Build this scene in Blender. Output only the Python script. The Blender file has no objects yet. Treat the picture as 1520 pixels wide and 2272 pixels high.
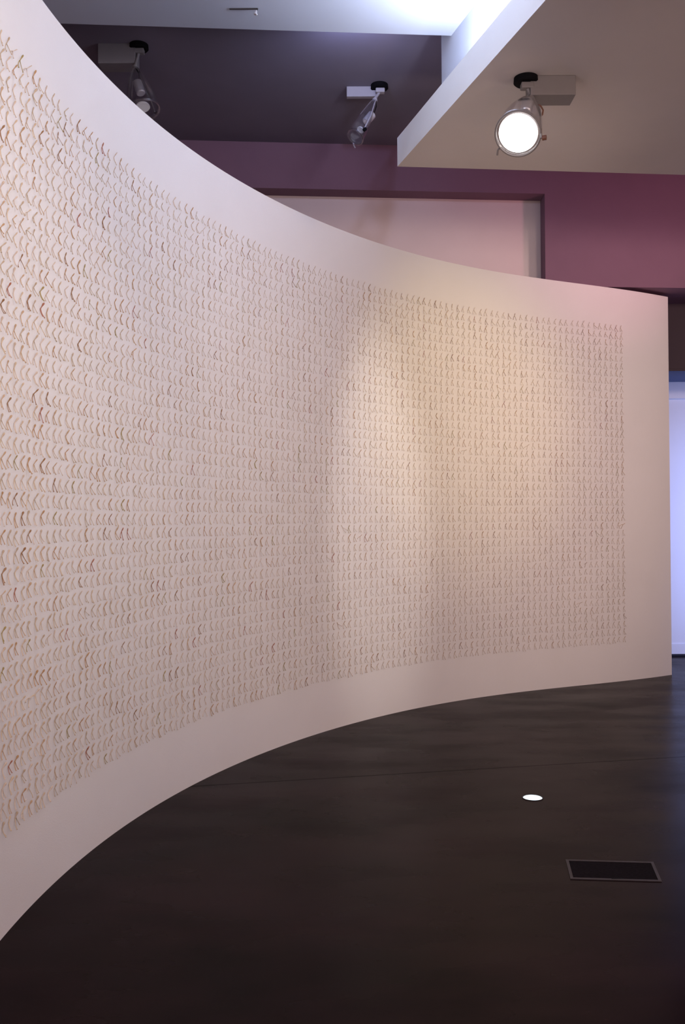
import bpy, bmesh, math, random
import numpy as np
from mathutils import Vector, Matrix

# ------------------------------------------------------------------ camera
scn = bpy.context.scene
FPX, CAMZ = 2050.0, 1.55
RC = ((0.9999760542617631, -0.0069203253590721546, 0.0),
      (7.302105183126957e-05, 0.010551426341906377, 0.9999443294854355),
      (-0.006919940100998462, -0.9999203850802701, 0.010551679009649902))   # image right / down / forward as columns
cam_d = bpy.data.cameras.new('camera'); cam = bpy.data.objects.new('camera', cam_d)
scn.collection.objects.link(cam)
cam_d.sensor_fit = 'VERTICAL'; cam_d.sensor_height = 36.0
cam_d.lens = FPX * 36.0 / 2272.0
cam_d.clip_start = 0.05; cam_d.clip_end = 100
M4 = Matrix.Identity(4)
for i in range(3):
    M4[i][0] = RC[i][0]; M4[i][1] = -RC[i][1]; M4[i][2] = -RC[i][2]
M4[2][3] = CAMZ
cam.matrix_world = M4
scn.camera = cam

# ------------------------------------------------------------------ exposure, world
vs = scn.view_settings
vs.view_transform = 'Standard'; vs.look = 'None'; vs.gamma = 1.0; vs.use_curve_mapping = False
vs.exposure = 0.0
world = bpy.data.worlds.new('world'); scn.world = world; world.use_nodes = True
bg = world.node_tree.nodes['Background']
bg.inputs[0].default_value = (1.0, 0.76, 0.76, 1); bg.inputs[1].default_value = 1.62

# ------------------------------------------------------------------ lights
def aim(o, target):
    d = Vector(target) - o.location
    o.rotation_euler = d.to_track_quat('-Z', 'Y').to_euler()
def area(name, loc, target, size, power, col, sy=None):
    l = bpy.data.lights.new(name, 'AREA'); l.energy = power; l.color = col
    l.shape = 'RECTANGLE'; l.size = size; l.size_y = sy or size
    o = bpy.data.objects.new(name, l); scn.collection.objects.link(o); o.location = loc; aim(o, target); return o
def spot(name, loc, target, deg, power, col, blend=0.6, rad=0.05):
    l = bpy.data.lights.new(name, 'SPOT'); l.energy = power; l.color = col
    l.spot_size = math.radians(deg); l.spot_blend = blend; l.shadow_soft_size = rad
    o = bpy.data.objects.new(name, l); scn.collection.objects.link(o); o.location = loc; aim(o, target); return o
# gallery spots and fill lights; added fills are marked
LIGHTS = []
def L(fn, key, name, *args):
    o = fn(name, *args); o['key'] = key; LIGHTS.append(o); return o
L(spot, 'left', 'gallery_spot', (1.9, 1.4, 4.0), (-1.2, 4.3, 2.7), 70, 305.0, (1.0, .955, .93), 1.0, 0.2)
L(spot, 'mid', 'gallery_spot', (3.4, 2.6, 3.45), (0.6, 7.4, 2.0), 75, 320.0, (1.0, 0.76, 0.62), 1.0, 0.25)
L(spot, 'right', 'gallery_spot', (4.9, 4.4, 3.9), (2.7, 8.8, 2.5), 66, 385.0, (1.0, 0.75, 0.69), 1.0, 0.25)
L(spot, 'warm', 'warm_spot', (3.0, 4.4, 4.0), (1.08, 7.97, 2.60), 42, 185.0, (1.0, 0.8, 0.32), 1.0, 0.08)
L(spot, 'lobe', 'pink_spot', (2.6, 3.4, 4.0), (0.30, 7.32, 1.60), 38, 330.0, (1.0, 0.9, 0.85), 0.9, 0.1)
L(spot, 'up', 'bulkhead_spot', (4.5, 6.2, 3.3), (2.5, 8.95, 4.8), 58, 145.0, (1.0, 0.36, 0.55), 1.0, 0.2)
L(spot, 'corner', 'slab_corner_fill', (0.9, 4.6, 0.9), (1.0, 6.4, 4.15), 40, 99.4, (1.0, 0.85, 0.7), 1.0, 0.3)  # added fill from below, lifts the slab corner; no fixture here
L(spot, 'panel', 'recess_fill', (1.00, 8.18, 3.15), (1.15, 9.0, 4.3), 120, 11.0, (1.0, 0.82, 0.78), 1.0, 0.15)  # added spot hidden behind the curved wall, brightens the recess panel
L(spot, 'side', 'slab_side_fill', (-0.4, 3.5, 3.6), (0.75, 5.8, 4.5), 70, 55.0, (.80, .88, 1.0), 1.0, 0.3)  # added fill that brightens the side of the slab
L(spot, 'ceiling_fill', 'hidden_ceiling_fill', (0.1, 6.31, 5.0), (0.2, 7.6, 5.1), 150, 38.0, (.5, .58, 1.0), 1.0, 0.04)  # added unseen light, gives the upper ceiling its bluish gradient
LIGHTS[[o['key'] for o in LIGHTS].index('lobe')].scale = (0.42, 1, 1)
o_ = L(area, 'well', 'ledge_strip_light', (1.11, 4.7, 4.385), (0, 4, 6), 2.2, 82.0, (.76, .83, 1.0), 0.05)
_d = Vector((-.2736, .9618, 0)); _e = (Vector((-.9618, -.2736, 0)) * .12 + Vector((0, 0, 1))).normalized()
o_.rotation_euler = Matrix((_d, (-_e).cross(_d), -_e)).transposed().to_euler()
L(area, 'blue', 'blue_room_light', (4.7, 9.70, 1.35), (4.4, 10.5, 1.25), 1.4, 35.0, (0.33, 0.45, 1.0), 2.5)

# ------------------------------------------------------------------ materials
def mat(name, col, rough=0.6, metal=0.0, noise=0.0, nscale=8.0, bump=0.0, bscale=200.0, spec=0.5, trans=0.0, emit=None, estr=0.0, ior=1.45, coat=0.0):
    m = bpy.data.materials.new(name); m.use_nodes = True
    nt = m.node_tree; b = nt.nodes['Principled BSDF']
    b.inputs['Base Color'].default_value = (*col, 1); b.inputs['Roughness'].default_value = rough
    b.inputs['Metallic'].default_value = metal; b.inputs['Specular IOR Level'].default_value = spec
    b.inputs['Transmission Weight'].default_value = trans; b.inputs['IOR'].default_value = ior
    if emit: b.inputs['Emission Color'].default_value = (*emit, 1); b.inputs['Emission Strength'].default_value = estr
    tc = nt.nodes.new('ShaderNodeTexCoord')
    if noise > 0:
        n = nt.nodes.new('ShaderNodeTexNoise'); n.inputs['Scale'].default_value = nscale; n.inputs['Detail'].default_value = 6
        nt.links.new(tc.outputs['Object'], n.inputs['Vector'])
        r = nt.nodes.new('ShaderNodeValToRGB')
        r.color_ramp.elements[0].position = 0.3; r.color_ramp.elements[1].position = 0.7
        r.color_ramp.elements[0].color = (*[c * (1 - noise) for c in col], 1)
        r.color_ramp.elements[1].color = (*[min(1, c * (1 + noise)) for c in col], 1)
        nt.links.new(n.outputs['Fac'], r.inputs['Fac']); nt.links.new(r.outputs['Color'], b.inputs['Base Color'])
    if bump > 0:
        n2 = nt.nodes.new('ShaderNodeTexNoise'); n2.inputs['Scale'].default_value = bscale; n2.inputs['Detail'].default_value = 3
        nt.links.new(tc.outputs['Object'], n2.inputs['Vector'])
        bp = nt.nodes.new('ShaderNodeBump'); bp.inputs['Strength'].default_value = bump; bp.inputs['Distance'].default_value = 0.002
        nt.links.new(n2.outputs['Fac'], bp.inputs['Height']); nt.links.new(bp.outputs['Normal'], b.inputs['Normal'])
    return m

M_wall = mat('white_gallery_plaster', (0.74, 0.71, 0.69), 0.75, noise=0.015, nscale=2.5, bump=0.25, bscale=160, spec=0.25)
M_mauve = mat('mauve_wall_tone', (0.21, 0.122, 0.165), 0.8, noise=0.03, nscale=3, bump=0.15, spec=0.2)  # one even mauve tone for the back and left walls
M_panel = mat('pale_plaster', (0.66, 0.56, 0.53), 0.8, noise=0.02, nscale=3, bump=0.15, spec=0.2)
M_dark_ceiling = mat('dark_ceiling_paint', (0.20, 0.175, 0.225), 0.85, noise=0.03, nscale=3, bump=0.15, spec=0.2)
M_soffit = mat('blue_lit_soffit_tone', (0.10, 0.12, 0.20), 0.8, noise=0.02, nscale=3, spec=0.2)  # blue light and shade under the lintel are put into this colour
M_lintel = mat('shaded_lintel_tone', (0.07, 0.05, 0.06), 0.85, noise=0.03, nscale=3, bump=0.1, spec=0.2)  # shade from the bulkhead is darkened into the lintel's colour
M_white_ceiling = mat('white_ceiling_paint', (0.54, 0.58, 0.68), 0.8, noise=0.01, nscale=3, bump=0.1, spec=0.2)
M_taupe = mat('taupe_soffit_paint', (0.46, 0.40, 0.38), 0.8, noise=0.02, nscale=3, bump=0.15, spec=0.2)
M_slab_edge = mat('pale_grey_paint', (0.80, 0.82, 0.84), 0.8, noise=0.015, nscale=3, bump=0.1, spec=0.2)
M_bluewall = mat('white_far_wall_paint', (0.72, 0.74, 0.80), 0.7, noise=0.01, nscale=3, bump=0.1, spec=0.2)
M_black = mat('matte_black_plastic', (0.004, 0.0035, 0.0045), 0.8, noise=0.1, spec=0.08)
M_gap = mat('dark_shadow_gap', (0.01, 0.01, 0.02), 0.8, noise=0.1)
M_whitemetal = mat('white_powder_coated_metal', (0.62, 0.60, 0.60), 0.5, noise=0.02, nscale=20)
M_taupe_metal = mat('taupe_painted_metal', (0.135, 0.115, 0.11), 0.55, noise=0.02, nscale=20)
M_dark_metal = mat('dark_grey_painted_metal', (0.17, 0.16, 0.17), 0.55, noise=0.02, nscale=20)
M_grey_metal = mat('mauve_grey_painted_metal', (0.34, 0.31, 0.34), 0.55, noise=0.02, nscale=20)
M_chrome = mat('brushed_chrome', (0.90, 0.90, 0.94), 0.28, metal=0.6, noise=0.03, nscale=60)
M_amber = mat('amber_brown_plastic', (0.12, 0.045, 0.025), 0.35, noise=0.1, nscale=60)
M_dish = mat('white_glass_dish', (0.85, 0.87, 0.88), 0.3, noise=0.01)
M_steel = mat('dull_steel', (0.055, 0.048, 0.050), 0.6, metal=0.2, noise=0.08, nscale=30, spec=0.2)
M_lid = mat('dark_carpet_tile', (0.008, 0.006, 0.0075), 0.95, noise=0.3, nscale=80, spec=0.05)

def glass_mat():
    m = bpy.data.materials.new('smoky_clear_glass'); m.use_nodes = True
    nt = m.node_tree; nt.nodes.clear()
    out = nt.nodes.new('ShaderNodeOutputMaterial'); mix = nt.nodes.new('ShaderNodeMixShader')
    tr = nt.nodes.new('ShaderNodeBsdfTransparent'); gl = nt.nodes.new('ShaderNodeBsdfGlossy'); lw = nt.nodes.new('ShaderNodeLayerWeight')
    tr.inputs['Color'].default_value = (0.94, 0.94, 0.95, 1); gl.inputs['Roughness'].default_value = 0.12
    gl.inputs['Color'].default_value = (1, 1, 1, 1); lw.inputs['Blend'].default_value = 0.25
    nt.links.new(lw.outputs['Facing'], mix.inputs['Fac']); nt.links.new(tr.outputs[0], mix.inputs[1]); nt.links.new(gl.outputs[0], mix.inputs[2])
    nt.links.new(mix.outputs[0], out.inputs['Surface']); return m
M_glass = glass_mat()
def emis(name, col, s):
    m = bpy.data.materials.new(name); m.use_nodes = True; nt = m.node_tree; nt.nodes.clear()
    out = nt.nodes.new('ShaderNodeOutputMaterial'); e = nt.nodes.new('ShaderNodeEmission')
    e.inputs[0].default_value = (*col, 1); e.inputs[1].default_value = s
    nt.links.new(e.outputs[0], out.inputs[0]); return m
M_lens = emis('glowing_lamp_lens', (1.0, 0.96, 0.97), 6.0)
M_floorlens = emis('glowing_floor_lens', (0.80, 0.95, 1.0), 1.6)

def floor_mat():
    m = bpy.data.materials.new('polished_dark_concrete'); m.use_nodes = True; nt = m.node_tree
    b = nt.nodes['Principled BSDF']; L = nt.links.new
    tc = nt.nodes.new('ShaderNodeTexCoord'); mp = nt.nodes.new('ShaderNodeMapping')
    mp.inputs['Scale'].default_value = (0.55, 1.1, 1.0); L(tc.outputs['Object'], mp.inputs['Vector'])
    n = nt.nodes.new('ShaderNodeTexNoise'); n.inputs['Scale'].default_value = 1.6; n.inputs['Detail'].default_value = 7; n.inputs['Roughness'].default_value = 0.62
    L(mp.outputs[0], n.inputs['Vector'])
    r = nt.nodes.new('ShaderNodeValToRGB'); r.color_ramp.elements[0].position = 0.32; r.color_ramp.elements[1].position = 0.72
    r.color_ramp.elements[0].color = (0.0025, 0.0010, 0.0015, 1); r.color_ramp.elements[1].color = (0.0150, 0.0068, 0.0080, 1)
    L(n.outputs['Fac'], r.inputs['Fac'])
    # saw-cut joint: thin dark line through (-0.43,5.54)-(2.23,6.05)
    sp = nt.nodes.new('ShaderNodeSeparateXYZ'); L(tc.outputs['Object'], sp.inputs[0])
    mu = nt.nodes.new('ShaderNodeMath'); mu.operation = 'MULTIPLY_ADD'; mu.inputs[1].default_value = -0.1925; mu.inputs[2].default_value = -5.623
    L(sp.outputs['X'], mu.inputs[0])
    ad = nt.nodes.new('ShaderNodeMath'); ad.operation = 'ADD'; L(sp.outputs['Y'], ad.inputs[0]); L(mu.outputs[0], ad.inputs[1])
    ab = nt.nodes.new('ShaderNodeMath'); ab.operation = 'ABSOLUTE'; L(ad.outputs[0], ab.inputs[0])
    lt = nt.nodes.new('ShaderNodeMath'); lt.operation = 'LESS_THAN'; lt.inputs[1].default_value = 0.008; L(ab.outputs[0], lt.inputs[0])
    sm_ = nt.nodes.new('ShaderNodeMath'); sm_.operation = 'MULTIPLY_ADD'; sm_.inputs[1].default_value = -0.32; sm_.inputs[2].default_value = 0.5
    L(lt.outputs[0], sm_.inputs[0]); L(sm_.outputs[0], b.inputs['Specular IOR Level'])
    mx = nt.nodes.new('ShaderNodeMix'); mx.data_type = 'RGBA'; L(lt.outputs[0], mx.inputs[0]); L(r.outputs[0], mx.inputs[6])
    mx.inputs[7].default_value = (0.002, 0.0015, 0.0015, 1); L(mx.outputs[2], b.inputs['Base Color'])
    n2 = nt.nodes.new('ShaderNodeTexNoise'); n2.inputs['Scale'].default_value = 2.4; n2.inputs['Detail'].default_value = 8
    L(mp.outputs[0], n2.inputs['Vector'])
    mr = nt.nodes.new('ShaderNodeMapRange'); mr.inputs[1].default_value = 0.3; mr.inputs[2].default_value = 0.7
    mr.inputs[3].default_value = 0.17; mr.inputs[4].default_value = 0.36; L(n2.outputs['Fac'], mr.inputs[0]); L(mr.outputs[0], b.inputs['Roughness'])
    b.inputs['IOR'].default_value = 1.105
    bp = nt.nodes.new('ShaderNodeBump'); bp.inputs['Strength'].default_value = 0.08; bp.inputs['Distance'].default_value = 0.01
    L(n2.outputs['Fac'], bp.inputs['Height']); L(bp.outputs[0], b.inputs['Normal'])
    return m
M_floor = floor_mat()

# ------------------------------------------------------------------ mesh helpers
COL = scn.collection
def tag(o, label=None, cat=None, group=None, kind=None):
    if label: o['label'] = label
    if cat: o['category'] = cat
    if group: o['group'] = group
    if kind: o['kind'] = kind
    return o
def link(name, bm, m, parent=None, smooth=False, at=(0, 0, 0)):
    """bm is in world coordinates; the object's origin is put at `at`."""
    bmesh.ops.translate(bm, verts=bm.verts, vec=-Vector(at))
    bmesh.ops.recalc_face_normals(bm, faces=bm.faces)
    me = bpy.data.meshes.new(name); bm.to_mesh(me); bm.free(); me.materials.append(m)
    if smooth:
        me.polygons.foreach_set('use_smooth', [True] * len(me.polygons))
        try: me.set_sharp_from_angle(angle=math.radians(38))
        except Exception: pass
    o = bpy.data.objects.new(name, me); COL.objects.link(o)
    if parent is not None:
        o.parent = parent; o.location = Vector(at) - parent.location
    else: o.location = at
    return o
def empty(name, loc):
    o = bpy.data.objects.new(name, None); COL.objects.link(o); o.location = loc; o.empty_display_size = 0.05; return o
def prism(bm, poly, z0, z1):
    """vertical extrusion of a plan polygon"""
    lo = [bm.verts.new((x, y, z0)) for x, y in poly]; hi = [bm.verts.new((x, y, z1)) for x, y in poly]
    bm.faces.new(lo[::-1]); bm.faces.new(hi)
    n = len(poly)
    for i in range(n): bm.faces.new((lo[i], lo[(i + 1) % n], hi[(i + 1) % n], hi[i]))
def box(bm, c, s, rot=None, bevel=0.0):
    r = bmesh.ops.create_cube(bm, size=1.0); vs_ = r['verts']
    bmesh.ops.scale(bm, verts=vs_, vec=s)
    if bevel > 0:
        es = list({e for v in vs_ for e in v.link_edges})
        rb = bmesh.ops.bevel(bm, geom=es, offset=bevel, segments=2, affect='EDGES', profile=0.5)
        vs_ = list({v for f in rb['faces'] for v in f.verts} | {v for v in vs_ if v.is_valid})
    if rot is not None: bmesh.ops.rotate(bm, verts=vs_, cent=(0, 0, 0), matrix=rot)
    bmesh.ops.translate(bm, verts=vs_, vec=c)
def frame_of(axis):
    a = Vector(axis).normalized(); u = a.orthogonal().normalized(); return a, u, a.cross(u)
def loft(bm, rings, cap0=False, cap1=False, seg=48):
    """rings = [(centre, axis, radius)]"""
    a0 = None; prev = None; loops = []
    for c, ax, r in rings:
        a = Vector(ax).normalized()
        if prev is None: u = a.orthogonal().normalized()
        else: u = (prev - a * prev.dot(a)).normalized()
        prev = u; w = a.cross(u)
        loops.append([bm.verts.new(Vector(c) + (u * math.cos(2 * math.pi * k / seg) + w * math.sin(2 * math.pi * k / seg)) * r) for k in range(seg)])
    for A, B in zip(loops, loops[1:]):
        for k in range(seg): bm.faces.new((A[k], A[(k + 1) % seg], B[(k + 1) % seg], B[k]))
    if cap0: bm.faces.new(loops[0][::-1])
    if cap1: bm.faces.new(loops[-1])
def cyl(bm, p0, p1, r0, r1=None, seg=32):
    d = Vector(p1) - Vector(p0); loft(bm, [(p0, d, r0), (p1, d, r1 if r1 is not None else r0)], True, True, seg)
def tube(bm, pts, r, seg=10):
    pts = [Vector(p) for p in pts]; rings = []
    for i, p in enumerate(pts):
        d = pts[min(i + 1, len(pts) - 1)] - pts[max(i - 1, 0)]
        rings.append((p, d, r))
    loft(bm, rings, True, True, seg)
def torus(bm, c, axis, R, r, seg=64, sub=10):
    a, u, w = frame_of(axis); L = []
    for i in range(seg):
        t = 2 * math.pi * i / seg; d = u * math.cos(t) + w * math.sin(t)
        L.append([bm.verts.new(Vector(c) + d * (R + r * math.cos(2 * math.pi * k / sub)) + a * (r * math.sin(2 * math.pi * k / sub))) for k in range(sub)])
    for i in range(seg):
        A, B = L[i], L[(i + 1) % seg]
        for k in range(sub): bm.faces.new((A[k], A[(k + 1) % sub], B[(k + 1) % sub], B[k]))

# ------------------------------------------------------------------ the curved wall (plan curve from camera-side survey)
PC = [-1.969014, 0.431595, -0.247778, 0.286982, -0.177554, 0.142248]
def rho(a):
    v = 0.0
    for c in PC: v = v * a + c
    return 1.0 / v
A0, A1 = math.atan(-762 / 2050), math.atan(727 / 2050)
curve = []
N = 150
for i in range(N + 1):
    a = A0 + (A1 - A0) * i / N; r = rho(a); curve.append((r * math.sin(a), r * math.cos(a)))
# continue towards (and past) the camera on the left, outside the frame
p0, p1 = Vector(curve[0]), Vector(curve[3]); t0 = (p0 - p1).normalized(); ext = []
ang = math.atan2(t0.y, t0.x); p = p0.copy()
for i in range(24):
    ang += 0.006; p = p + Vector((math.cos(ang), math.sin(ang))) * 0.15; ext.append((p.x, p.y))
curve = ext[::-1] + curve
cv = np.array(curve)
seglen = np.hypot(*np.diff(cv, axis=0).T); S = np.r_[0, np.cumsum(seglen)]; STOT = S[-1]
def at_s(s):
    x = np.interp(s, S, cv[:, 0]); y = np.interp(s, S, cv[:, 1])
    x1, y1 = np.interp(s + .03, S, cv[:, 0]), np.interp(s + .03, S, cv[:, 1])
    x0, y0 = np.interp(s - .03, S, cv[:, 0]), np.interp(s - .03, S, cv[:, 1])
    t = np.array([x1 - x0, y1 - y0]); t /= np.linalg.norm(t)
    return x, y, t, np.array([t[1], -t[0]])          # n points into the room, towards the viewer's right
WALL_TOP, WT = 3.78, 0.16
bm = bmesh.new()
back = []
for i in range(len(cv)):
    x, y, t, n = at_s(S[i]); back.append((cv[i, 0] - n[0] * WT, cv[i, 1] - n[1] * WT))
F0 = [bm.verts.new((x, y, 0)) for x, y in cv]; F1 = [bm.verts.new((x, y, WALL_TOP)) for x, y in cv]
B0 = [bm.verts.new((x, y, 0)) for x, y in back]; B1 = [bm.verts.new((x, y, WALL_TOP)) for x, y in back]
for i in range(len(cv) - 1):
    bm.faces.new((F0[i], F0[i + 1], F1[i + 1], F1[i])); bm.faces.new((B0[i + 1], B0[i], B1[i], B1[i + 1]))
    bm.faces.new((F1[i], F1[i + 1], B1[i + 1], B1[i])); bm.faces.new((F0[i + 1], F0[i], B0[i], B0[i + 1]))
for k in (0, -1): bm.faces.new((F0[k], F1[k], B1[k], B0[k]))
wl = link('wall_curved', bm, M_wall, smooth=True); tag(wl, 'tall white curved gallery wall carrying the grid of wishbones', kind='structure')

# ------------------------------------------------------------------ floor, outer walls, ceilings
def struct(name, bm, m, label=None): return tag(link(name, bm, m), label, kind='structure')
bm = bmesh.new(); prism(bm, [(-5, -2), (7, -2), (7, 10.75), (-5, 10.75)], -0.15, 0.0)
struct('floor', bm, M_floor, 'dark brown polished concrete floor')
# back wall: plane Y = 9.0 + 0.077 (X - 2.9), with a shallow recess behind the curved wall
def yb(x): return 8.965 + 0.077 * (x - 2.9)
CEIL = 5.14
def wallpiece(bm, x0, x1, z0, z1, d0=0.0, d1=0.35):
    prism(bm, [(x0, yb(x0) + d0), (x1, yb(x1) + d0), (x1, yb(x1) + d1), (x0, yb(x0) + d1)], z0, z1)
RX0, RX1, RZ = -1.6, 1.975, 4.705
bm = bmesh.new()
wallpiece(bm, -5.0, RX0, 0, CEIL); wallpiece(bm, RX1, 2.35, 0, CEIL); wallpiece(bm, RX0, RX1, RZ, CEIL)
wallpiece(bm, 2.35, 7.0, 3.81, CEIL)
prism(bm, [(2.35, yb(2.35) + .351), (7, yb(7) + .351), (7, 9.67), (2.35, 9.67)], 3.81, CEIL)
struct('wall_back', bm, M_mauve, 'mauve back wall and bulkhead above the passage')
bm = bmesh.new(); wallpiece(bm, RX0, RX1, 0, RZ, 0.20, 0.34)
struct('wall_recess', bm, M_panel, 'pale pinkish recessed panel in the back wall')
bm = bmesh.new(); prism(bm, [(2.36, 9.685), (7, 9.685), (7, 10.454), (2.36, 10.454)], 3.108, 3.13)
struct('ceiling_passage', bm, M_soffit, 'blue-lit shaded underside of the passage lintel')
bm = bmesh.new(); prism(bm, [(2.35, 9.671), (7, 9.671), (7, 10.5), (2.35, 10.5)], 3.131, CEIL); prism(bm, [(2.35, 9.671), (7, 9.671), (7, 9.684), (2.35, 9.684)], 3.108, 3.13)
struct('trim_1', bm, M_lintel, 'shaded lintel over the blue-lit passage')
bm = bmesh.new(); prism(bm, [(2.2, 10.501), (7, 10.501), (7, 10.75), (2.2, 10.75)], 0.03, 5.14)
prism(bm, [(2.36, 10.455), (7, 10.455), (7, 10.5), (2.36, 10.5)], 2.92, 3.11)
struct('wall_passage', bm, M_bluewall, 'white far wall of the blue-lit passage')
bm = bmesh.new(); prism(bm, [(2.36, 10.488), (7, 10.488), (7, 10.5005), (2.36, 10.5005)], 0.025, 0.14)
struct('baseboard_passage', bm, M_bluewall, 'white baseboard along the blue-lit far wall')
bm = bmesh.new(); prism(bm, [(2.36, 10.49), (7, 10.49), (7, 10.6), (2.36, 10.6)], 0.0, 0.024)
struct('trim_2', bm, M_gap, 'dark shadow gap under the far wall')
bm = bmesh.new(); prism(bm, [(2.15, 9.3), (2.35, 9.3), (2.35, 10.75), (2.15, 10.75)], 0, CEIL)
struct('wall_passage_side', bm, M_bluewall, 'side wall of the passage')
bm = bmesh.new(); prism(bm, [(-5.2, -2), (-5, -2), (-5, 10.75), (-5.2, 10.75)], 0, CEIL)
struct('wall_left', bm, M_mauve, 'far left wall behind the curved wall')
bm = bmesh.new(); prism(bm, [(7, -2), (7.2, -2), (7.2, 10.75), (7, 10.75)], 0, CEIL)
struct('wall_right', bm, M_panel, 'right wall of the gallery, out of frame')
bm = bmesh.new(); prism(bm, [(-5, 5.0), (7, 5.0), (7, 10.75), (-5, 10.75)], CEIL, CEIL + .15)
struct('ceiling', bm, M_dark_ceiling, 'dark purple-grey upper ceiling carrying two unlit spotlights')
# lower white ceiling nearest the viewer
def ya(x): return 6.113 + 0.0714 * (x + 1.717)
def xe(y): return 0.42 + 0.2845 * (6.744 - y)       # left edge line of the soffit slab
LEDGE, ZA = 0.22, 4.874
bm = bmesh.new()
prism(bm, [(-5, ya(-5)), (-5, 1.6), (xe(1.6) + LEDGE, 1.6), (xe(6.295) + LEDGE, 6.295)], ZA, CEIL - .002)
struct('ceiling_lower', bm, M_white_ceiling, 'white lower ceiling brightly lit beside the upstand wall')
# soffit slab with its upstand
C0 = (0.42, 6.744)
bm = bmesh.new()
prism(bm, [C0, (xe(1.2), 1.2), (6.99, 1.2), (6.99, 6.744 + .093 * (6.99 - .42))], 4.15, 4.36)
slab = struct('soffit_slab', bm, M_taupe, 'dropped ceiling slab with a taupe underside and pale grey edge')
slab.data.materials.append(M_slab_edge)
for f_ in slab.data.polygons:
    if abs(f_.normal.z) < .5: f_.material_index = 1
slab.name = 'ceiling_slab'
bm = bmesh.new()
prism(bm, [(xe(6.467) + LEDGE, 6.467), (xe(1.2) + LEDGE, 1.2), (xe(1.2) + LEDGE + .12, 1.2), (xe(6.467) + LEDGE + .12, 6.467)], 4.361, CEIL - .001)
struct('wall_upstand', bm, M_white_ceiling, 'white upstand wall above the slab edge')

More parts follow.
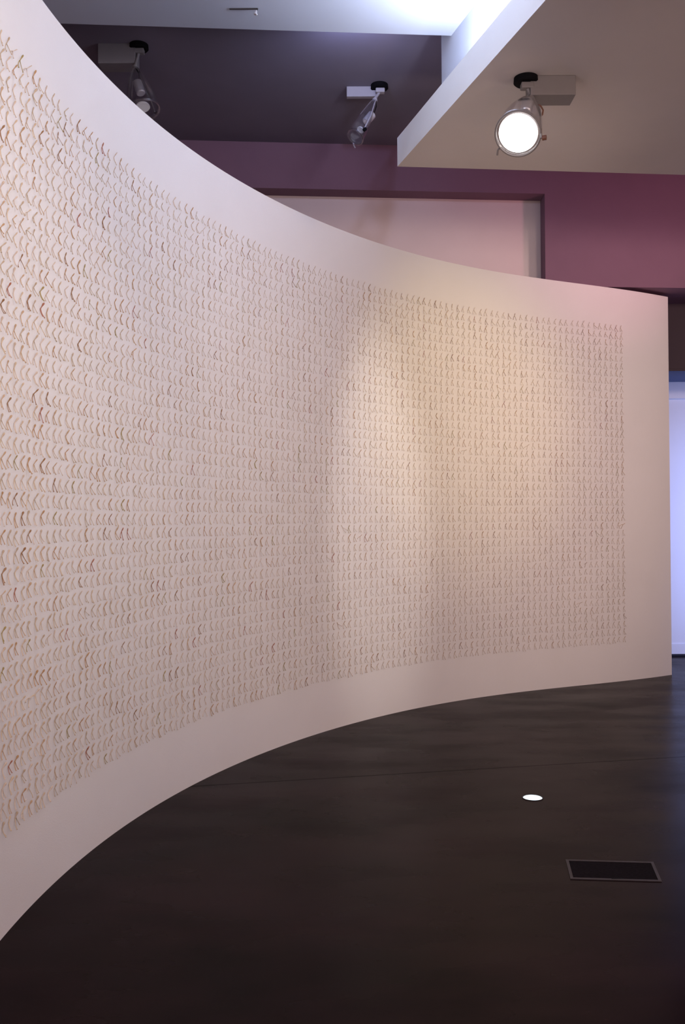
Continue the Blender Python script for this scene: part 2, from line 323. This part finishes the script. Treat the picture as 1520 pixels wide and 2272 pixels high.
# ------------------------------------------------------------------ spotlights
def spotlight(label, cz, can, boxdir, bx, apex, ring, axis, R, sock, dish, lit=False, paint=None, group='ceiling spotlights'):
    M_whitemetal = paint
    root = empty('ceiling_spotlight', (can[0], can[1], cz)); tag(root, label, 'spotlight', group)
    A = (can[0], can[1], cz)
    b = bmesh.new(); loft(b, [((can[0], can[1], cz - .0005), (0, 0, -1), .070), ((can[0], can[1], cz - .028), (0, 0, -1), .072), ((can[0], can[1], cz - .036), (0, 0, -1), .064)], True, True)
    link('canopy', b, M_black, root, True, A)
    L, hh, dd = bx
    b = bmesh.new(); cx = can[0] + boxdir * (L / 2 + .02)
    box(b, (cx, can[1] + .04, cz - hh / 2 - .001), (L, dd, hh), bevel=.004)
    link('transformer_box', b, M_whitemetal, root, False, A)
    # swivel and stem
    b = bmesh.new(); sw = Vector((can[0] + .005, can[1] - .01, cz - .055))
    box(b, sw, (.075, .05, .036), bevel=.006); link('swivel', b, M_whitemetal, root, False, A)
    b = bmesh.new(); tube(b, [sw, (sw.x + .4 * (apex[0] - sw.x), sw.y, sw.z - .03), Vector(apex) + Vector((0, 0, .01)), apex], .012)
    cyl(b, Vector(apex) + Vector((0, 0, .012)), Vector(apex) - Vector((0, 0, .012)), .02)
    link('stem', b, M_whitemetal, root, True, A)
    ap, rc = Vector(apex), Vector(ring); ax = Vector(axis).normalized(); rings = []; d0 = (rc - ap).normalized()
    for k in range(15):
        t = k / 14; w = t * t * (3 - 2 * t)
        c = ap.lerp(rc, t); rings.append((c, (d0 * (1 - w) + ax * w), .018 + (R - .018) * math.sin(t * math.pi / 2) ** .9))
    b = bmesh.new(); loft(b, rings, False, False)
    bell = link('bell_shade', b, M_glass, root, True, A); sm = bell.modifiers.new('thickness', 'SOLIDIFY'); sm.thickness = .004
    b = bmesh.new(); torus(b, rc, ax, R, .0055); torus(b, rc - ax * .012, ax, R * .985, .003)
    link('rim', b, M_whitemetal if lit else M_glass, root, True, A)
    # socket (chrome cylinder) and dish lamp
    s0, s1 = Vector(sock[0]), Vector(sock[1]); d = (s1 - s0).normalized(); b = bmesh.new()
    loft(b, [(s0 - d * .008, d, .026), (s0, d, .034), (s1, d, .034), (s1 + d * .006, d, .028)], True, True)
    link('socket', b, M_chrome, root, True, A)
    b = bmesh.new(); dc, dr = Vector(dish[0]), dish[1]; dx = ax
    rr = [(dc - dx * dr * .75 * math.cos(t), dx, max(.004, dr * math.sin(t))) for t in [i / 8 * math.pi / 2 for i in range(1, 9)]]
    loft(b, rr, True, not lit); link('lamp_dish', b, M_dish, root, True, A)
    b = bmesh.new(); tube(b, [ap + Vector((.01, 0, -.01)), ap.lerp(s0, .4) + Vector((.02, .01, 0)), s0 + Vector((.012, 0, .0)), s0], .004, 8)
    link('cable', b, M_black, root, True, A)
    # yoke knob and lever on the rim
    u = ax.cross(Vector((0, 0, 1))).normalized()
    if u.x < 0: u = -u
    kp = rc + u * (R + .012) - ax * (.045 if not lit else -.01) + Vector((0, 0, -.045 if lit else 0))
    b = bmesh.new(); cyl(b, kp, kp + u * .022, .014); link('knob', b, M_amber if lit else M_black, root, True, A)
    b = bmesh.new(); tube(b, [ap + u * .012, ap + u * .05 + (rc - ap) * .25, ap + u * .095 + (rc - ap) * .55, kp - u * .005], .005)
    link('yoke', b, M_whitemetal, root, True, A)
    if lit:
        b = bmesh.new(); q = ap + u * .06 + (rc - ap) * .26
        tube(b, [q, q + Vector((.018, 0, -.012)), q + Vector((.030, 0, -.034)), q + Vector((.026, 0, -.060)), q + Vector((.014, 0, -.074))], .0045); link('cable_loop', b, M_amber, root, True, A)
    dn = (Vector((0, 0, -1)) - ax * Vector((0, 0, -1)).dot(ax)).normalized()
    lp = rc - u * R * .93 + dn * R * .50
    b = bmesh.new(); tube(b, [lp, lp - u * .010 + dn * .010, lp - u * .018 + dn * .036], .0055); link('lever', b, M_whitemetal, root, True, A)
    if lit:
        b = bmesh.new(); rr = R * .86; c = rc - ax * .01
        loft(b, [(c, ax, rr), (c + ax * .012, ax, rr * .7), (c + ax * .016, ax, rr * .05)], True, True)
        lens = link('lens', b, M_lens, root, True, A); lens['label'] = 'glowing round white lens'
        b = bmesh.new(); loft(b, [(c - ax * .10, ax, .045), (c - ax * .05, ax, R * .72), (c - ax * .012, ax, R * .88)], True, False)
        link('reflector', b, M_whitemetal, root, True, A)
        sl = bpy.data.lights.new('lamp_light', 'SPOT'); sl.energy = 127.6; sl.color = (1.0, 0.8, 0.66); sl.spot_size = math.radians(110); sl.spot_blend = .8; sl.shadow_soft_size = .09
        so = bpy.data.objects.new('lamp_light', sl); so['key'] = 'lamp'; COL.objects.link(so); so.location = rc + ax * .03; so.rotation_euler = ax.to_track_quat('-Z', 'Y').to_euler()
    return root
spotlight('glowing round ceiling spotlight with clear bell shade under the pale taupe slab', 4.15, (1.095, 5.40), 1, (.265, .115, .145),
          (1.123, 5.40, 4.037), (1.010, 5.22, 3.744), (-.30, -.68, -.67), .128, ((1.10, 5.385, 4.0), (1.08, 5.34, 3.92)), ((1.03, 5.26, 3.79), .06), lit=True, paint=M_taupe_metal)
spotlight('unlit bell-shaped spotlight half hidden by the curved wall top, on the dark ceiling', 5.14, (-1.505, 6.90), -1, (.28, .15, .145),
          (-1.524, 6.86, 4.95), (-1.448, 6.78, 4.590), (.26, -.18, -.95), .120, ((-1.502, 6.83, 4.825), (-1.472, 6.81, 4.735)), ((-1.455, 6.79, 4.615), .055), paint=M_dark_metal)
spotlight('small unlit ceiling spotlight left of the slab, angled left above the back wall', 5.14, (.328, 7.56), -1, (.25, .085, .045),
          (.288, 7.50, 4.987), (.122, 7.36, 4.627), (-.55, -.35, -.75), .070, ((.262, 7.46, 4.850), (.212, 7.44, 4.785)), ((.165, 7.40, 4.700), .030), paint=M_grey_metal)
# tiny pendant spot on the white lower ceiling
A = (-.536, 5.93, ZA)
root = empty('pendant_spot', A); tag(root, 'tiny glass ceiling spot with a thin track bar on the pale lower ceiling', 'spotlight', 'ceiling spotlights')
def q_(x, y, z): return (A[0] + x, A[1] + y, A[2] + z)
b = bmesh.new(); box(b, q_(-.080, .010, -.0038), (.185, .010, .0065), bevel=.001); link('track_bar', b, M_steel, root, False, A)
b = bmesh.new(); tube(b, [q_(.008, .005, -.003), q_(.009, .005, -.013), q_(.002, 0, -.022)], .0025); link('stem', b, M_steel, root, True, A)
b = bmesh.new(); loft(b, [(q_(.003, 0, -.018), (-.25, 0, -1), .0034), (q_(0, 0, -.028), (-.25, 0, -1), .007), (q_(-.003, 0, -.039), (-.25, 0, -1), .0104), (q_(-.004, 0, -.046), (-.25, 0, -1), .0115)], True, True, 24)
link('lamp_head', b, M_chrome, root, True, A)
b = bmesh.new(); bmesh.ops.create_uvsphere(b, u_segments=16, v_segments=10, radius=.005); bmesh.ops.translate(b, verts=b.verts, vec=q_(.0055, -.004, -.048)); link('bulb', b, M_dish, root, True, A)

# ------------------------------------------------------------------ recessed floor light and floor box
root = empty('floor_light', (1.051, 5.177, 0)); tag(root, 'small round glowing light set flush into the dark floor', 'floor light')
A = (1.051, 5.177, 0)
b = bmesh.new(); torus(b, (1.051, 5.177, .0012), (0, 0, 1), .0555, .0028, 48, 8); link('rim', b, M_steel, root, True, A)
b = bmesh.new(); loft(b, [((1.051, 5.177, .0005), (0, 0, 1), .0530), ((1.051, 5.177, .003), (0, 0, 1), .0500), ((1.051, 5.177, .0035), (0, 0, 1), .006)], True, True, 48)
l_ = link('lens', b, M_floorlens, root, True, A); l_['label'] = 'bright bluish-white lens'
ct = Vector((1.182, 4.098, 0)); root = empty('floor_box', ct); tag(root, 'rectangular floor outlet box with a dull metal frame and dark lid', 'floor box')
qo = [Vector(q) for q in ((1.006, 4.229), (1.394, 4.192), (1.355, 3.968), (0.973, 4.004))]; cc = sum(qo, Vector((0, 0))) / 4
def ring_frame(bm, q, cen, k, z):
    out = [bm.verts.new((p.x, p.y, .0005)) for p in q]; ot = [bm.verts.new((p.x, p.y, z)) for p in q]
    qi = []
    for i in range(4):
        d1 = (q[(i + 1) % 4] - q[i]).normalized(); d2 = (q[i - 1] - q[i]).normalized(); qi.append(q[i] + d1 * k + d2 * k)
    it = [bm.verts.new((p.x, p.y, z)) for p in qi]; ib = [bm.verts.new((p.x, p.y, .0005)) for p in qi]
    for i in range(4):
        j = (i + 1) % 4
        for a_, b_ in ((out, ot), (ot, it), (it, ib)): bm.faces.new((a_[i], a_[j], b_[j], b_[i]))
    return qi
b = bmesh.new(); qi = ring_frame(b, qo, cc, .013, .004); link('frame', b, M_steel, root, False, ct)
b = bmesh.new(); prism(b, [(p.x, p.y) for p in qi], .0004, .0022); lid = link('lid', b, M_lid, root, False, ct); lid['label'] = 'dark inset lid'
b = bmesh.new(); m_ = qi[3].lerp(qi[2], .52); box(b, (m_.x, m_.y + .004, .0035), (.05, .014, .002), bevel=.0006); link('latch', b, M_black, root, False, ct)

# ------------------------------------------------------------------ wishbones
BONE = [('pale', (.62, .50, .39)), ('cream', (.59, .46, .32)), ('grey beige', (.51, .40, .28)), ('tan', (.52, .36, .22)), ('brown', (.45, .27, .13)),
        ('dark brown', (.30, .16, .07)), ('reddish brown', (.36, .14, .08)), ('olive brown', (.36, .27, .10))]
WEI = [26, 22, 19, 14, 10, 5, 2, 2]
BM = [mat('bone_' + n.replace(' ', '_'), c, 0.5, noise=0.10, nscale=60, spec=0.35) for n, c in BONE]
def bone_geo(rnd, hi=True):
    """wishbone: local x along the wall, y out of the wall, z up; flat paddle head on top, two arms below"""
    hz, ho = rnd.uniform(.024, .030), rnd.uniform(.008, .019)
    lean, spread, drop, out = rnd.uniform(.0005, .0055), rnd.uniform(.010, .018), rnd.uniform(.028, .036), rnd.uniform(.009, .018)
    nh, na, sg = (9, 15, 10) if hi else (4, 6, 4)
    hw, skew = rnd.uniform(.0030, .0046), rnd.uniform(-.003, .003)
    V, Fc = [], []
    def sweep(pts, ra, rb, cap0=True, cap1=True):
        pts = np.array(pts); k0 = len(V); n = len(pts)
        for i in range(n):
            d = pts[min(i + 1, n - 1)] - pts[max(i - 1, 0)]; d = d / np.linalg.norm(d)
            u = np.array([0, -d[2], d[1]]); u /= max(1e-6, np.linalg.norm(u)); w = np.cross(d, u); w /= np.linalg.norm(w)
            for k in range(sg):
                a = 2 * math.pi * k / sg; V.append(pts[i] + u * (ra[i] * math.cos(a)) + w * (rb[i] * math.sin(a)))
        for i in range(n - 1):
            for k in range(sg):
                a, b_ = k0 + i * sg + k, k0 + i * sg + (k + 1) % sg; Fc.append((a, b_, b_ + sg, a + sg))
        if cap0: Fc.append(tuple(k0 + k for k in range(sg))[::-1])
        if cap1: Fc.append(tuple(k0 + (n - 1) * sg + k for k in range(sg)))
    jz, jn = .003, .0030
    H, ra, rb = [], [], []
    for i in range(nh):
        t = i / (nh - 1); H.append((lean * (1 - t), jn + (ho - jn) * (1 - t) ** 1.5, hz + (jz - hz) * t - .002 * math.sin(math.pi * t)))
        bulge = math.exp(-((t - .16) / .24) ** 2); ra.append((.0018 + (hw - .0018) * bulge) * (.6 if t == 0 else 1)); rb.append(.0014 + .0007 * bulge)
    sweep(H, ra, rb)
    for sgn in (-1, 1):
        Pp, ra, rb = [], [], []; dr = drop * (1 + sgn * skew * 20)
        for i in range(na):
            t = i / (na - 1)
            Pp.append((sgn * spread * (1 - (1 - t) ** 1.9) + lean * 0, .0028 + (out - .0028) * t ** 2.0, jz + .003 * (1 - t) - (dr + .003) * t + .003 * (1 - abs(2 * t - 1)) * 0))
            kn = 1.5 if i == na - 1 else 1.0
            ra.append((.0019 - .0006 * math.sin(math.pi * t)) * kn); rb.append(.00135 * kn)
        sweep(Pp, ra, rb)
    return np.array(V, dtype=np.float32), Fc
rnd = random.Random(11)
NV = 28
mats_of = []
for (i_, w_) in enumerate(WEI): pass
hi_meshes, lo = [], []
for v in range(NV):
    st = rnd.random()
    vh, fh = bone_geo(random.Random(500 + v), True); vl, fl = bone_geo(random.Random(500 + v), False); lo.append((vl, fl)); hi_meshes.append((vh, fh))
mesh_cache = {}
def hi_mesh(v, c):
    if (v, c) not in mesh_cache:
        me = bpy.data.meshes.new('wishbone'); vh, fh = hi_meshes[v]
        me.from_pydata([tuple(map(float, p)) for p in vh], [], fh); me.materials.append(BM[c])
        me.polygons.foreach_set('use_smooth', [True] * len(me.polygons)); me.update(); mesh_cache[(v, c)] = me
    return mesh_cache[(v, c)]
ROWS, ZTOP, PITCH_Z = 42, 3.397, .07297
def proj(p):
    q = (p[0], p[1], p[2] - CAMZ)
    c = [sum(RC[i][j] * q[i] for i in range(3)) for j in range(3)]
    return 760 + FPX * c[0] / c[2], 1136 + FPX * c[1] / c[2], c[2]
# last column sits where the pattern ends on the right; columns march left out of the frame
a_end = math.atan((1386 - 760) / 2050); r_end = rho(a_end); k_ = np.argmin(np.hypot(cv[:, 0] - r_end * math.sin(a_end), cv[:, 1] - r_end * math.cos(a_end)))
s_end = S[k_]; PITCH_S = .0665
bones = []
col_i = 0
while True:
    s = s_end - col_i * PITCH_S
    x, y, t, n = at_s(s)
    if y < 2.9: break
    colw = rnd.gauss(0, .0015)
    for r in range(ROWS):
        z = ZTOP - r * PITCH_Z + rnd.gauss(0, .0018)
        sc = rnd.uniform(.86, 1.12); rot = rnd.gauss(0, .10) if rnd.random() > .06 else rnd.gauss(0, .35); yaw = rnd.gauss(0, .18)
        cr, sr = math.cos(rot), math.sin(rot); cyw, syw = math.cos(yaw), math.sin(yaw)
        # darker bones cluster a little along the rows
        clus = math.sin(col_i * .55 + r * 1.9) * math.sin(col_i * .21 - r * .77)
        wts = [w * (1.0 if k < 3 else (1.0 + 1.1 * clus)) for k, w in enumerate(WEI)]
        c = rnd.choices(range(len(BM)), wts)[0]; v = rnd.randrange(NV)
        X = np.array([t[0], t[1], 0]); Y = np.array([n[0], n[1], 0]); Z = np.array([0, 0, 1.])
        X1 = X * cyw + Y * syw; Y1 = -X * syw + Y * cyw
        ux = X1 * cr - Z * sr; uz = X1 * sr + Z * cr
        org = np.array([x, y, z]) + X * (rnd.gauss(0, .0022) + colw)
        bones.append((org, ux * sc, Y1 * sc, uz * sc, v, c, r, col_i, sc, rot))
    col_i += 1
# choose the 300 that show largest
info = []
for i, b_ in enumerate(bones):
    org, ux, uy, uz = b_[:4]
    ps = [proj(org + uy * .013 + uz * .027), proj(org + ux * .018 + uy * .014 - uz * .031), proj(org - ux * .018 + uy * .014 - uz * .031)]
    xs = [p[0] for p in ps]; ys = [p[1] for p in ps]; cx, cy = sum(xs) / 3, sum(ys) / 3
    vis = 2 < cx < 1518 and -5 < cy < 2277
    info.append((vis, (max(xs) - min(xs)) * (max(ys) - min(ys)), cx, cy))
order = sorted([i for i in range(len(bones)) if info[i][0]], key=lambda i: -(min(info[i][1], 1e9)))
near = set(sorted([i for i in range(len(bones)) if info[i][0]], key=lambda i: (proj(bones[i][0])[2]))[:300])
ones = ['', 'first', 'second', 'third', 'fourth', 'fifth', 'sixth', 'seventh', 'eighth', 'ninth', 'tenth', 'eleventh', 'twelfth', 'thirteenth', 'fourteenth', 'fifteenth', 'sixteenth', 'seventeenth', 'eighteenth', 'nineteenth']
def ordinal(k):
    if k < 20: return ones[k]
    tens = {2: ('twenty', 'twentieth'), 3: ('thirty', 'thirtieth'), 4: ('forty', 'fortieth')}[k // 10]
    return tens[1] if k % 10 == 0 else tens[0] + '-' + ones[k % 10]
byrow = {}
for i, b_ in enumerate(bones):
    if info[i][0]: byrow.setdefault(b_[6], []).append((info[i][2], i))
nth = {}
for r, lst in byrow.items():
    for k, (_, i) in enumerate(sorted(lst)): nth[i] = k + 1
for i in sorted(near):
    org, ux, uy, uz, v, c, r, ci, sc, rot = bones[i]
    o = bpy.data.objects.new('wishbone', hi_mesh(v, c)); COL.objects.link(o)
    Mx = Matrix.Identity(4)
    for k in range(3): Mx[k][0], Mx[k][1], Mx[k][2], Mx[k][3] = ux[k], uy[k], uz[k], org[k]
    o.matrix_world = Mx
    rowname = 'top row' if r == 0 else ('bottom row' if r == ROWS - 1 else ordinal(r + 1) + ' row down')
    lean = 'tilted ' if abs(rot) > .3 else ''
    tag(o, '%s%s wishbone, %s from the left edge, %s' % (lean, BONE[c][0], ordinal(nth[i]), rowname), 'wishbone', 'wishbones pinned to the curved wall')
rest = [i for i in range(len(bones)) if i not in near]
Vs, Fl, Mi, off = [], [], [], 0
for i in rest:
    org, ux, uy, uz, v, c = bones[i][:6]
    vv, ff = lo[v]
    Vs.append(org + vv[:, :1] * ux + vv[:, 1:2] * uy + vv[:, 2:3] * uz)
    for f_ in ff: Fl.append(tuple(k + off for k in f_)); Mi.append(c)
    off += len(vv)
me = bpy.data.meshes.new('wishbones'); me.from_pydata(np.concatenate(Vs).tolist(), [], Fl)
for m_ in BM: me.materials.append(m_)
me.polygons.foreach_set('material_index', Mi); me.polygons.foreach_set('use_smooth', [True] * len(Fl)); me.update()
o = bpy.data.objects.new('wishbones', me); COL.objects.link(o)
tag(o, 'remaining thousands of small pale and brown wishbones in rows across the curved wall', 'wishbones', 'wishbones pinned to the curved wall', 'stuff')
